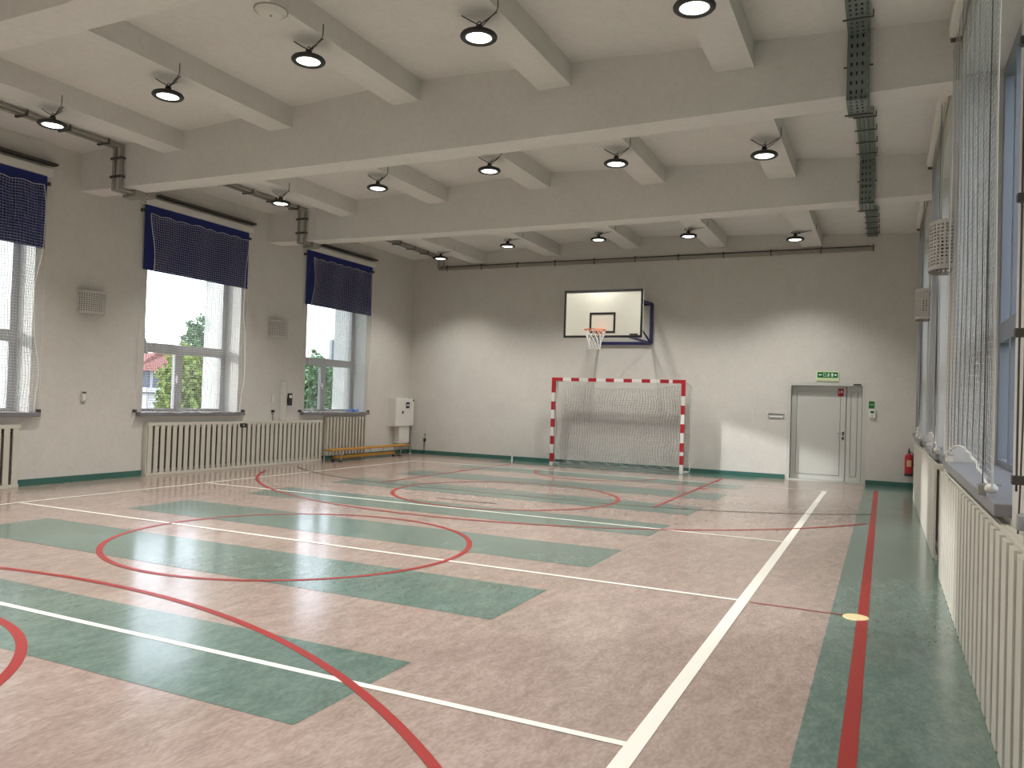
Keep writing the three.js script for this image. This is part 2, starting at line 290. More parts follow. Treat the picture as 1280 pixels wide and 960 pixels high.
OL.forEach(([a, b], k) => {
  const t = thing('window_net', 'white protective net over the blue-blind window ' + ['nearest the end-wall cabinet', 'above the long slatted radiator cover', 'facing the court centre line', 'one past the centre line', 'farthest from the goal wall'][k], 'net', 'nets over the blue-blind windows');
  const z0 = a + .0, z1 = b + .03, yT = 4.5, yB = 1.1, ph = k * 1.7;
  const P = (u, v) => {
    const sc = 0.035 * (1 - Math.abs(Math.cos(u * Math.PI * 7))) * v ** 8, side = 0.05 * Math.sin(v * 9 + ph) * (1 - 2 * u) * (Math.abs(1 - 2 * u) ** 6);
    return [WL + .135 + .02 * Math.sin(u * 17 + v * 3 + ph) + .015 * Math.sin(v * 11 + u * 5) - .03 * (1 - v), yB + (yT - yB) * v + .045 * sc / .035 * -.6 + .012 * Math.sin(u * 23 + ph) * (1 - v), z0 + (z1 - z0) * u + side + .01 * Math.sin(v * 25 + u * 9)];
  };
  if (k < 3) mesh('netting', netGeo(54, 80, P, 0.003), M.net, t); else mesh('netting', netGeo(36, 54, P, 0.0026), M.net, t);
  mesh('border_rope', [tube(edge(P, 60, (s) => [s, 1]), .0055, 90, 5), tube(edge(P, 24, (s) => [0, s]), .0055, 60, 5), tube(edge(P, 24, (s) => [1, s]), .0055, 60, 5), tube(edge(P, 30, (s) => [s, 0]), .0055, 60, 5)], M.rope, t);
  for (const z of [z0 - .13, z1 + .14]) mesh('tension_wire', rod(V(WL + .045, 1.12, z), V(WL + .045, 4.55, z), .004, 6), M.rope, t);
  for (const [z, y] of [[z0 - .13, 4.55], [z1 + .14, 4.55], [z0 - .13, 1.12], [z1 + .14, 1.12]]) mesh('wall_hook', rbx(WL, WL + .07, y - .025, y + .025, z - .02, z + .02, .006), M.darkSteel, t);
});
OR.forEach(([a, b], k) => {
  const t = thing('window_net', 'white gathered protective net hanging over the ' + ['tall window nearest the fire extinguisher', 'tall window second from the fire extinguisher', 'tall window third from the fire extinguisher', 'tall window fourth from the fire extinguisher', 'tall window farthest from the fire extinguisher'][k], 'net', 'nets over the tall sill windows');
  const z0 = a + (k === 3 ? .05 : .02), z1 = [b, b, b - .35, b, b][k], yT = 4.85, ph = k * 2.1, nf = (z1 - z0) / .34;
  const P = (u, v) => {
    const hem = 0.16 * (1 - v) ** 3 * Math.sin(u * Math.PI) * (k === 3 ? 0 : 1);
    return [WR - .06 + .007 * Math.sin(u * nf * 6.283 + ph + .6 * v) - .006 * Math.sin(v * 7 + u * 4), 1.14 + hem + (yT - 1.14 - hem) * v + .03 * Math.sin(u * Math.PI * nf) * (v < .5 ? 0 : 0), z0 + (z1 - z0) * u];
  };
  mesh('netting', netGeo(Math.round((z1 - z0) / (k < 3 ? .042 : .045)), k < 3 ? 90 : 80, P, 0.0016, .5, .5), M.netR, t);
  mesh('border_rope', [tube(edge(P, 40, (s) => [s, 0]), .009, 90, 5), tube(edge(P, 20, (s) => [1, s]), .006, 50, 5), tube(edge(P, 20, (s) => [0, s]), .005, 40, 5)], M.rope, t);
  mesh('tension_wire', rod(V(WR - .085, 1.13, z1 - .06), V(WR - .085, 4.85, z1 - .06), .0035, 6), M.darkSteel, t);
  const bp = P(1, 0); mesh('hem_knot', new THREE.IcosahedronGeometry(.035, 1).scale(1, .8, 1.2).translate(bp[0], 1.14, bp[2] - .04), M.rope, t);
  for (const z of [z0 + .04, z1 - .05]) mesh('wall_hook', [rod(V(WR - .1, 1.16, z), V(WR, 1.16, z), .006, 6), rbx(WR - .11, WR - .07, 1.1, 1.16, z - .02, z + .02, .005)], M.steel, t);
});

// ---------- radiator covers ----------
function cover(label, dir, xface, xwall, z0, z1, h, pitch = 0.13, gap = 0.045, proud = false) {
  const t = thing('radiator_cover', label, 'radiator cover'); if (proud) xface += dir * .026; const X = (a, b) => [Math.min(xface + dir * a, xface + dir * b), Math.max(xface + dir * a, xface + dir * b)], [a, b] = X(0, .022), w = [Math.min(xface, xwall - dir * .002), Math.max(xface, xwall - dir * .002)];
  mesh('top_rail', rbx(a, b, h - .055, h, z0, z1, .004), M.cover, t); mesh('bottom_rail', rbx(a, b, 0.0, .05, z0, z1, .004), M.cover, t);
  mesh('top_board', rbx(w[0] + (dir > 0 ? .022 : 0), w[1] - (dir < 0 ? .022 : 0), h - .02, h, z0, z1, .003), M.cover, t);
  const [ea, eb] = [w[0] + (dir > 0 ? .022 : 0), w[1] - (dir < 0 ? .022 : 0)];
  for (const z of [z0, z1 - .02]) mesh('end_panel', rbx(ea, eb, 0, h - .02, z, z + .02, .004), M.cover, t);
  const n = Math.round((z1 - z0 - .02) / pitch), p = (z1 - z0) / n, sg = proud ? rbx(a - .026, a, .004, h - .012, -(p - gap) / 2, (p - gap) / 2, .004) : rbx(a, b, .05, h - .055, -(p - gap) / 2, (p - gap) / 2, .004);
  for (let i = 0; i < n; i++) { const m = mesh('slat', sg, M.cover, t); m.position.z = z0 + p * (i + .5); }
  const [ra, rb] = X(.045, Math.abs(xwall - xface) - .012);
  const r = []; for (let i = 0; i < Math.floor((z1 - z0 - .2) / .1); i++) r.push(rbx(ra, rb, .1, h - .1, z0 + .1 + i * .1, z0 + .175 + i * .1, .012));
  mesh('radiator', r, M.rad, t); return t;
}
const c1 = cover('long cream slatted radiator cover under the blue-blind window with a small black vent', -1, -5.955, WL, 1.62, 6.3, .92);
mesh('black_vent', [rbx(-5.957, -5.945, .80, .88, 3.98, 4.16, .004)], M.black, c1); mesh('vent_knob', new THREE.SphereGeometry(.014, 10, 8).translate(-5.942, .84, 4.07), M.white, c1);
cover('cream slatted radiator cover across from the court centre line, left of green skirting', -1, -5.955, WL, 8.5, 13.15, .92);
cover('long cream slatted radiator cover below the third netted window from the fire extinguisher', 1, 5.965, WR, 7.45, 16.6, 1.0, .225, .085, true);
cover('cream slatted radiator cover below the second netted window from the fire extinguisher', 1, 5.965, WR, 0.15, 6.5, 1.0, .225, .085, true);
{ // bare column radiator under the window by the cabinet
  const t = thing('column_radiator', 'bare cream column radiator behind the yellow bench', 'radiator');
  const g = [rbx(-5.0, 0, 0, 1, 0, 1)]; const sec = merge([rbx(-.06, .05, .1, .98, -.028, .028, .02)]);
  for (let i = 0; i < 13; i++) { const m = mesh('section', sec, M.cover, t); m.position.set(-5.985, 0, 0.02 + i * .12); }
  mesh('pipe', [rod(V(-6.02, .16, .0), V(-6.02, .16, 1.5), .02), rod(V(-6.02, .92, .0), V(-6.02, .92, 1.5), .02), rod(V(-6.02, 0, .02), V(-6.02, .16, .02), .016), rod(V(-6.02, 0, 1.46), V(-6.02, .16, 1.46), .016)], M.cover, t);
}

// ---------- lamps ----------
const finG = []; for (let i = 0; i < 28; i++) { const a = i / 28 * Math.PI * 2; finG.push(new THREE.BoxGeometry(.07, .016, .006).translate(.1, .05, 0).rotateZ(-.12).rotateY(a)); }
const bodyG = new THREE.LatheGeometry([[0.0, .062], [.05, .06], [.13, .044], [.162, .03], [.174, .012], [.172, 0], [.16, -.012], [.142, -.014], [.12, -.006], [.12, .03]].map(([x, y]) => new THREE.Vector2(x, y)).reverse(), 40);
const lensG = new THREE.LatheGeometry([[0.04, -.0075], [.1, -.006], [.1205, .002]].map(([x, y]) => new THREE.Vector2(x, y)), 40), coreG = new THREE.CylinderGeometry(.04, .04, .012, 24).translate(0, -.002, 0);
const capG = merge([new THREE.CylinderGeometry(.03, .042, .06, 20).translate(0, .085, 0), new THREE.TorusGeometry(.018, .005, 6, 14).translate(0, .135, 0)]), finsM = merge(finG);
const LZ = [-0.1, 5.36, 9.5, 13.6, 18.9], ord = ['first', 'second', 'third', 'fourth', 'fifth'], bay = ['bay beside goal wall', 'second bay from goal wall', 'middle bay of ceiling', 'fourth bay from goal wall', 'bay farthest from goal wall'];
LZ.forEach((z0, b) => JOISTS.forEach((x, i) => {
  const z = z0 + (b ? 0 : [-.28, .22, -.08, .16, -.3][i]);
  const drop = b ? .22 : .16, y = jy(x) - drop, t = thing('high_bay_lamp', `round black lamp under ${ord[i]} joist from blue blinds, ${bay[b]}`, 'lamp', 'black high-bay lamps', [x + (b ? .0 : -.18), y, z]);
  mesh('housing', bodyG, M.black, t); mesh('cooling_fins', finsM, M.black, t); mesh('top_cap', capG, M.black, t); mesh('lens', lensG, M.lens, t); mesh('lens_centre', coreG, M.lensCore, t);
  for (const [dx, dz] of [[-.17, .04], [.17, -.02], [.0, -.12]]) mesh('chain', tube([V(0, .12, 0), V(dx * .5, (.12 + drop) / 2 - .004, dz * .5), V(dx * (b ? 1 : .2), drop + .001, dz)], .006, 8, 5), M.darkSteel, t);
  mesh('power_cable', tube([V(.03, .1, 0), V(.1, .13, .03), V(.19, drop - .02, .03), V(b ? .205 : .385, drop + .02, .03), V(b ? .206 : .386, drop + .12, .03)], .005, 14, 5), M.darkSteel, t);
  const l = new THREE.SpotLight(lin(1, 0.965, 0.905), LAMP_CD, 0, 1.02, 0.48, 2); l.position.set(0, -.022, 0); l.target.position.set(0, -2, 0); l.castShadow = true; l.shadow.radius = 5; t.add(l, l.target);
}));
{ // disused round fitting on the middle joist
  const t = thing('ceiling_rosette', 'white disused round ceiling fitting on the middle joist beside a lit lamp', 'ceiling fitting', undefined, [0.08, jy(0.08) + .002, 10.15]);
  mesh('dish', new THREE.LatheGeometry([[0, -.05], [.1, -.05], [.115, -.035], [.15, -.012], [.155, 0], [0, 0]].map(([a, b]) => new THREE.Vector2(a, b)), 32), M.whiteMetal, t);
  mesh('rim', new THREE.TorusGeometry(.155, .008, 8, 40).rotateX(Math.PI / 2).translate(0, -.006, 0), M.steel, t);
  mesh('screw', new THREE.SphereGeometry(.012, 8, 6).translate(0, -.052, 0), M.steel, t);
}

// ---------- cable runs ----------
{
  const t = thing('conduit_run', 'pair of grey conduits along the ceiling beside the blue-blind wall', 'conduit');
  const xc = -5.17, top = slabY(xc) - .04;
  for (const dx of [-.08, .08]) {
    const pts = []; let z = ZF - .05; pts.push(V(xc + dx, top, z));
    const segs = []; let prev = V(xc + dx, top, z);
    const go = (v) => { segs.push(rod(prev, v, .026, 8), new THREE.SphereGeometry(.0275, 8, 6).translate(v.x, v.y, v.z)); prev = v; };
    for (const bz of [...BEAMS].reverse()) { const s = soffit(xc) - .045; go(V(xc + dx, top, bz + .235)); go(V(xc + dx, s, bz + .235)); go(V(xc + dx, s, bz - .235)); go(V(xc + dx, top, bz - .235)); }
    go(V(xc + dx, top, ZB + .06)); go(V(xc + dx, 4.93, ZB + .06)); mesh('pipe', segs, M.conduit, t);
  }
  const clG = merge([rbx(-.125, .125, -.024, -.01, -.02, .02, .004), rbx(-.125, -.115, -.02, .055, -.015, .015, .003), rbx(.115, .125, -.02, .055, -.015, .015, .003)]);
  for (let b = 0; b < 5; b++) for (let z = edges[2 * b] + .3; z < edges[2 * b + 1] - .2; z += .62) { const m = mesh('clamp', clG, M.darkSteel, t); m.position.set(xc, top - .02, z); }
  for (const bz of BEAMS) for (const y of [4.72, 5.0]) { const m = mesh('clamp', clG, M.darkSteel, t); m.rotation.x = -Math.PI / 2; m.position.set(xc, y, bz + .25); }
  for (const bz of BEAMS.slice(0, 2)) { const m = mesh('junction_box', rbx(-.16, .16, -.1, .0, -.09, .09, .008), M.conduit, t); m.position.set(xc - .42, 4.73, bz - .62); mesh('junction_box', rbx(xc - .14, xc + .14, soffit(xc) - .11, soffit(xc) - .002, bz - .16, bz + .02, .006), M.conduit, t); }
}
{
  const t = thing('cable_tray', 'grey-green perforated cable tray along the ceiling above the fire extinguisher side', 'cable tray');
  const xc = 5.18, hw = .1, up = slabY(xc) - .055, path = []; path.push([up, ZF - .05]);
  for (const bz of [...BEAMS].reverse()) path.push([up, bz + .245], [soffit(xc) - .06, bz + .245], [soffit(xc) - .06, bz - .245], [up, bz - .245]);
  path.push([up, ZB + .06]);
  for (let i = 0; i < path.length - 1; i++) {
    const [y0, z0] = path[i], [y1, z1] = path[i + 1], ver = Math.abs(y1 - y0) > .01, ylo = Math.min(y0, y1) - .012, yhi = Math.max(y0, y1) + .012, zlo = Math.min(z0, z1) - .012, zhi = Math.max(z0, z1) + .012;
    // perforated floor of the tray: lengthwise bars and cross bars with open slots between, on a dark cable bed
    const zp = y1 < y0 ? zhi - .004 : zlo, zc = y1 < y0 ? zhi - .02 : zlo + .02, g = [], L = ver ? yhi - ylo : zhi - zlo, bars = [-hw, -.05, 0, .05, hw - .012];
    for (const q of bars) g.push(ver ? bx(xc + q, xc + q + .03 - (q === bars[4] ? .018 : 0), ylo, yhi, zp, zp + .004) : bx(xc + q, xc + q + .03 - (q === bars[4] ? .018 : 0), ylo, ylo + .004, zlo, zhi));
    for (let s = 0; s < L; s += .09) g.push(ver ? bx(xc - hw, xc + hw, ylo + s, Math.min(yhi, ylo + s + .055), zp + .0005, zp + .0035) : bx(xc - hw, xc + hw, ylo + .0005, ylo + .0035, zlo + s, Math.min(zhi, zlo + s + .055)));
    for (const q of [-hw, hw - .003]) g.push(ver ? bx(xc + q, xc + q + .003, ylo, yhi, zc - .024, zc + .024) : bx(xc + q, xc + q + .003, ylo, ylo + .05, zlo, zhi));
    mesh('tray_section', g, M.tray, t);
    mesh('cable', (ver ? [-.06, -.02, .03, .065].map((q) => rod(V(xc + q, ylo, zc), V(xc + q, yhi, zc), .014, 6)) : [-.06, -.02, .03, .065].map((q) => rod(V(xc + q, ylo + .02, zlo), V(xc + q, ylo + .02, zhi), .014, 6))), M.black, t);
    if (!ver && L > 1) for (let s = .35; s < L - .1; s += .5) mesh('bracket', [rod(V(xc - hw - .03, ylo - .006, zlo + s), V(xc + hw + .03, ylo - .006, zlo + s), .008, 6), rod(V(xc + hw + .03, ylo - .006, zlo + s), V(xc + hw + .03, slabY(xc), zlo + s), .006, 6)], M.darkSteel, t);
    else mesh('bracket', rod(V(xc - hw - .03, (ylo + yhi) / 2 - (ver ? 0 : .02), zlo - .006 + (ver ? 0 : .1)), V(xc + hw + .03, (ylo + yhi) / 2 - (ver ? 0 : .02), zlo - .006 + (ver ? 0 : .1)), .008, 6), M.darkSteel, t);
  }
}
{
  const t = thing('wall_conduit', 'slim grey trunking along the end wall high above the basketball board', 'conduit');
  mesh('trunking', rbx(-5.25, 5.2, 4.86, 4.93, ZB + .001, ZB + .05, .006), M.conduit, t); mesh('cable', [rod(V(-5.2, 4.95, ZB + .03), V(5.15, 4.955, ZB + .03), .012, 6)], M.darkSteel, t);
  for (let x = -5; x < 5.2; x += 1.02) mesh('clip', rbx(x - .012, x + .012, 4.845, 4.985, ZB, ZB + .056, .004), M.darkSteel, t);
}

// ---------- basketball board ----------
{
  const t = thing('basketball_backboard', 'white basketball board with black border, orange hoop and navy wall frame', 'basketball hoop');
  const cx = -.108, w = .9, y0 = 2.93, y1 = 3.976, zb = -.40;
  mesh('board', rbx(cx - w, cx + w, y0, y1, zb - .03, zb, .004), M.board, t);
  const z0 = zb + .0004, z1 = zb + .003, bd = .05, fr = (n, a, b, c, d, k, zz) => mesh(n, [bx(a, b, c, c + k, z0, zz), bx(a, b, d - k, d, z0, zz), bx(a, a + k, c + k, d - k, z0, zz), bx(b - k, b, c + k, d - k, z0, zz)], M.black, t);
  fr('border', cx - w, cx + w, y0, y1, bd, z1);
  fr('target_square', cx - .295, cx + .295, 3.03, 3.48, .045, z1);
  mesh('maker_plate', bx(cx + .62, cx + .8, y0 + .055, y0 + .085, z0, z1), M.black, t);
  const rx = cx - .02, ry = 3.065, rz = zb + .4;
  const rim = mesh('hoop', [new THREE.TorusGeometry(.228, .011, 10, 48).rotateX(Math.PI / 2).translate(rx, ry, rz), rbx(rx - .09, rx + .09, ry - .06, ry + .03, zb, zb + .02, .004), rod(V(rx - .08, ry - .05, zb + .01), V(rx - .1, ry - .005, rz - .205), .009), rod(V(rx + .08, ry - .05, zb + .01), V(rx + .1, ry - .005, rz - .205), .009), rbx(rx - .06, rx + .06, ry - .008, ry + .008, zb + .01, rz - .21, .004)], M.rim, t);
  const ng = [], N = 12, rows = [[.222, -.012], [.205, -.10], [.165, -.19], [.135, -.28], [.125, -.36], [.13, -.42]];
  for (let k = 0; k < N; k++) for (const s of [-.5, .5]) { const pts = rows.map(([r, y], q) => { const a = (k + s * q) / N * Math.PI * 2; return V(rx + Math.cos(a) * r, ry + y, rz + Math.sin(a) * r); }); ng.push(tube(pts, .0055, 20, 5)); }
  mesh('hoop_net', ng, M.net, t);
  // navy frame: wall rectangle and four arms to the board
  const wx0 = cx - .62, wx1 = .54, wy0 = 2.93, wy1 = 3.85, k = .035, wz = ZB + .04;
  const sq = (a, b, kk) => { const d = b.clone().sub(a), g = new THREE.BoxGeometry(kk * 2, d.length(), kk * 2); g.applyQuaternion(new THREE.Quaternion().setFromUnitVectors(V(0, 1, 0), d.clone().normalize())); return g.translate((a.x + b.x) / 2, (a.y + b.y) / 2, (a.z + b.z) / 2); };
  mesh('wall_frame', [sq(V(wx0, wy0, wz), V(wx1, wy0, wz), k), sq(V(wx0, wy1, wz), V(wx1, wy1, wz), k), sq(V(wx0, wy0, wz), V(wx0, wy1, wz), k), sq(V(wx1, wy0, wz), V(wx1, wy1, wz), k)], M.navy, t);
  const ax0 = cx - .35, ax1 = cx + .35, zz = zb - .05;
  for (const [a, b] of [[V(wx0, wy0, wz), V(ax0, 3.02, zz)], [V(wx1, wy0, wz), V(ax1, 3.02, zz)], [V(wx0, wy1, wz), V(ax0, 3.85, zz)], [V(wx1, wy1, wz), V(ax1, 3.85, zz)]]) mesh('arm', sq(a, b, .022), M.navy, t);
  mesh('brace', [sq(V(wx0, wy0, wz), V(ax0, 3.85, zz), .015), sq(V(wx1, wy0, wz), V(ax1, 3.85, zz), .015)], M.navy, t);
  mesh('board_frame', [sq(V(ax0, 3.0, zz), V(ax0, 3.9, zz), .02), sq(V(ax1, 3.0, zz), V(ax1, 3.9, zz), .02), sq(V(ax0, 3.02, zz), V(ax1, 3.02, zz), .02), sq(V(ax0, 3.87, zz), V(ax1, 3.87, zz), .02)], M.navy, t);
}

// ---------- handball goal ----------
{
  const t = thing('handball_goal', 'red and white striped handball goal with white net against the end wall', 'goal');
  const cx = -.113, hw = 1.553, H = 2.08, z = -1.54, s = .04;
  for (const sd of [-1, 1]) {
    const px = cx + sd * hw, post = mesh('post', rbx(px - s + .002, px + s - .002, 0, H - .08, z - s + .002, z + s - .002, .004), M.white, t);
    const n = [[1.72, 2.0], [1.26, 1.47], [.84, 1.05], [.44, .64], [.05, .235]].map(([a, b]) => [a + .0, b]);
    for (const [a, b] of (sd < 0 ? [[1.72, 2.0], [1.31, 1.51], [.9, 1.1], [.49, .69], [.08, .28]] : [[1.72, 2.0], [1.31, 1.51], [.9, 1.1], [.48, .68], [.06 + .14, .26 + .14]])) mesh('red_band', rbx(px - s, px + s, a, b, z - s, z + s, .003), M.red, t);
  }
  mesh('crossbar', rbx(cx - hw - s + .002, cx + hw + s - .002, H - .078, H - .002, z - s + .002, z + s - .002, .004), M.white, t);
  const L = hw + s; for (const [a, b] of [[-L, -L + .28], [L - .28, L]]) mesh('red_band', rbx(cx + a, cx + b, H - .08, H, z - s, z + s, .003), M.red, t);
  for (let k = 0; k < 6; k++) { const c = cx - L + .28 + .2 + .11 + k * .4265; mesh('red_band', rbx(c - .1, c + .1, H - .08, H, z - s, z + s, .003), M.red, t); }
  const zr = ZB + .1; // rear pipes
  for (const sd of [-1, 1]) {
    const px = cx + sd * (hw + .0); mesh('rear_pipe', [tube([V(px, H - .03, z - .03), V(px + sd * .06, H - .06, z - .16), V(px + sd * .09, H - .2, zr + .04), V(px + sd * .09, 1, zr), V(px + sd * .09, .05, zr)], .013, 40, 8), rod(V(px, .02, z - .03), V(px + sd * .09, .02, zr), .014)], M.white, t);
  }
  mesh('ground_pipe', rod(V(cx - hw - .09, .02, zr), V(cx + hw + .09, .02, zr), .014), M.white, t);
  const P = (u, v) => { const sag = .12 * Math.sin(u * Math.PI) * v ** 3; return [cx - hw + .12 + (2 * hw - .2) * u + .02 * Math.sin(v * 17 + u * 9), .02 + (H - .13) * v - sag + .02 * Math.sin(u * 14) * v, zr + .07 + .05 * Math.sin(u * 9 + v * 4) * Math.sin(v * 3.14) + .06 * (1 - v) + .02 * Math.sin(u * 40 + v * 8)]; };
  mesh('back_net', netGeo(46, 30, P, .0027), M.net, t);
  const P2 = (u, v) => { const a = u * Math.PI * 2 * 9; return [cx - hw + .1 + (2 * hw - .12) * u, .018 + .1 * v * (.55 + .45 * Math.sin(a + v * 5)) + .012, zr + .1 + .16 * v + .05 * Math.sin(a * 1.7 + v * 6)]; };
  mesh('net_hem', netGeo(90, 8, P2, .0034), M.net, t);
  for (const sd of [-1, 1]) { const Q = (u, v) => [cx + sd * (hw - .02 + .09 * u) + .02 * Math.sin(v * 12 + u * 3), .03 + (H - .12) * v, z - .04 + (zr + .05 - z) * u]; mesh('side_net', netGeo(7, 30, Q, .0025), M.net, t); }
  mesh('top_cord', rod(V(cx - hw, H - .1, z - .03), V(cx - hw + .6, H - .05, z - .03), .006, 6), M.darkSteel, t);
}

// ---------- door and what hangs around it ----------
{
  const d = struct('door_1', 'grey-white double door with narrow side leaf in the end wall', 'door'), zf = ZB - .13, fw = .07;
  mesh('door_frame', [bx(DX0, DX0 + fw, 0, DH, ZB - .19, ZB + .004), bx(DX1 - fw, DX1, 0, DH, ZB - .19, ZB + .004), bx(DX0 + fw, DX1 - fw, DH - fw, DH, ZB - .19, ZB + .004)], M.door, d);
  function leaf(name, a, b, y0, y1, m1, m2) {
    const z0 = zf - .04, z1 = zf; const l = mesh(name, [bx(a, a + m1, y0, y1, z0, z1), bx(b - m1, b, y0, y1, z0, z1), bx(a + m1, b - m1, y0, y0 + m2, z0, z1), bx(a + m1, b - m1, y1 - m2, y1, z0, z1)], M.door, d);
    mesh('groove', bx(a + m1 - .001, b - m1 + .001, y0 + m2 - .001, y1 - m2 + .001, z0 + .0005, z0 + .003), M.door, l);
    mesh('inner_panel', rbx(a + m1 + .009, b - m1 - .009, y0 + m2 + .009, y1 - m2 - .009, z0 + .003, z1 - .004, .003), M.door, l); return l;
  }
  const main = leaf('door_leaf', DX0 + fw + .01, 4.74, .03, DH - fw - .008, .1, .1); leaf('side_leaf', 4.755, DX1 - fw - .01, .03, DH - fw - .008, .08, .1);
  const hz = zf; mesh('handle_plate', [rbx(4.67, 4.72, 1.0, 1.07, hz, hz + .012, .005), rbx(4.675, 4.715, .9, .96, hz, hz + .012, .005)], M.darkSteel, main);
  mesh('lever', [rod(V(4.695, 1.035, hz), V(4.695, 1.035, hz + .05), .009), rod(V(4.695, 1.035, hz + .05), V(4.57, 1.035, hz + .05), .009)], M.steel, main);
  mesh('threshold', bx(DX0, DX1, 0, .028, ZB - .19, ZB + .02), M.door, d);
  mesh('door_closer', rbx(4.88, 5.03, DH - .045, DH - .02, ZB + .004, ZB + .02, .003), M.black, d);
  const c = document.createElement('canvas'); c.width = 128; c.height = 160; const g = c.getContext('2d'); g.fillStyle = '#a3121c'; g.fillRect(0, 0, 128, 160); g.fillStyle = '#e8e0dc'; g.fillRect(62, 40, 40, 52); g.fillStyle = '#a3121c'; g.fillRect(72, 50, 12, 30); g.fillStyle = '#e8e0dc'; g.fillRect(26, 40, 12, 70);
  const tx = new THREE.CanvasTexture(c); tx.colorSpace = THREE.SRGBColorSpace; mesh('red_sticker', new THREE.BoxGeometry(.11, .16, .003).translate(4.635, 1.90, zf + .002), S({ map: tx, roughness: .5 }), main);
}
{
  const c = document.createElement('canvas'); c.width = 384; c.height = 128; const g = c.getContext('2d'); g.fillStyle = '#0b6a35'; g.fillRect(0, 0, 384, 128); g.fillStyle = '#d9efdb'; g.strokeStyle = '#d9efdb'; g.lineWidth = 12; g.lineCap = 'round';
  g.beginPath(); g.moveTo(16, 64); g.lineTo(52, 34); g.lineTo(52, 94); g.fill(); g.fillRect(50, 54, 40, 20);                      // arrow
  g.fillRect(112, 22, 46, 84); g.fillStyle = '#0b6a35'; g.fillRect(120, 30, 30, 68); g.fillStyle = '#d9efdb';                    // doorway
  g.beginPath(); g.arc(214, 30, 12, 0, 7); g.fill(); g.beginPath(); g.moveTo(212, 46); g.lineTo(202, 76); g.lineTo(222, 92); g.lineTo(212, 110); g.moveTo(202, 76); g.lineTo(186, 98); g.lineTo(172, 96); g.moveTo(212, 50); g.lineTo(234, 68); g.moveTo(210, 50); g.lineTo(188, 62); g.stroke(); // runner
  g.fillRect(262, 22, 34, 84); g.beginPath(); g.moveTo(370, 64); g.lineTo(338, 34); g.lineTo(338, 94); g.fill(); g.fillRect(310, 54, 30, 20);
  const tx = new THREE.CanvasTexture(c); tx.colorSpace = THREE.SRGBColorSpace;
  const t = thing('exit_sign', 'green emergency exit sign with white pictograms above the door', 'sign'); mesh('backing', rbx(4.15, 4.6, 2.13, 2.34, ZB + .001, ZB + .02, .004), M.paleGreen, t); mesh('pictogram_plate', new THREE.BoxGeometry(.40, .115, .004).translate(4.375, 2.262, ZB + .0225), S({ map: tx, roughness: .5 }), t);
}
{
  const t = thing('door_buzzer', 'small green sign above a white wall unit beside the door', 'wall unit');
  mesh('green_plate', rbx(5.18, 5.29, 1.58, 1.73, ZB, ZB + .008, .002), M.green2, t); mesh('plate_text', bx(5.195, 5.275, 1.655, 1.665, ZB + .008, ZB + .009), M.paleGreen, t);
  mesh('unit', rbx(5.19, 5.31, 1.39, 1.56, ZB, ZB + .05, .008), M.white, t); mesh('screen', bx(5.215, 5.285, 1.48, 1.535, ZB + .05, ZB + .052), M.green2, t); mesh('button', bx(5.235, 5.265, 1.42, 1.435, ZB + .05, ZB + .053), M.darkSteel, t);
}
{
  const t = thing('wall_plate', 'small white slotted plate with grey rim left of the door', 'wall plate');
  mesh('rim', [bx(3.19, 3.52, 1.31, 1.325, ZB, ZB + .02), bx(3.19, 3.52, 1.395, 1.41, ZB, ZB + .02), bx(3.19, 3.205, 1.325, 1.395, ZB, ZB + .02), bx(3.505, 3.52, 1.325, 1.395, ZB, ZB + .02)], M.doorDark, t); mesh('plate', bx(3.205, 3.505, 1.325, 1.395, ZB, ZB + .008), M.white, t);
  mesh('label_strip', bx(3.215, 3.495, 1.365, 1.39, ZB + .008, ZB + .01), M.doorDark, t);
}
{
  const t = thing('fire_extinguisher', 'red fire extinguisher with pale label hung in the corner near the door', 'fire extinguisher', undefined, [5.945, .24, ZB + .1]);
  mesh('cylinder', new THREE.LatheGeometry([[0, 0], [.07, 0], [.078, .01], [.078, .36], [.07, .41], [.04, .44], [.025, .455], [.025, .47], [0, .47]].map(([a, b]) => new THREE.Vector2(a, b)), 28), M.red, t);
  mesh('base_ring', new THREE.CylinderGeometry(.08, .08, .05, 28).translate(0, .03, 0), M.black, t);
  mesh('valve', [new THREE.CylinderGeometry(.018, .022, .06, 12).translate(0, .49, 0), rbx(-.012, .012, .51, .56, -.03, .09, .004), rbx(-.01, .01, .5, .515, 0, .08, .003)], M.black, t);
  mesh('hose', tube([V(.0, .49, .03), V(.06, .47, .08), V(.085, .36, .06), V(.082, .2, .05)], .01, 20, 6), M.black, t);
  mesh('label_patch', new THREE.CylinderGeometry(.0788, .0788, .13, 20, 1, true, -.5, 1.1).translate(0, .26, 0), S({ color: lin(.62, .45, .22), roughness: .6, side: THREE.DoubleSide }), t);
  mesh('wall_bracket', rbx(-.02, .02, .38, .44, -.1, -.03, .003), M.darkSteel, t);
}
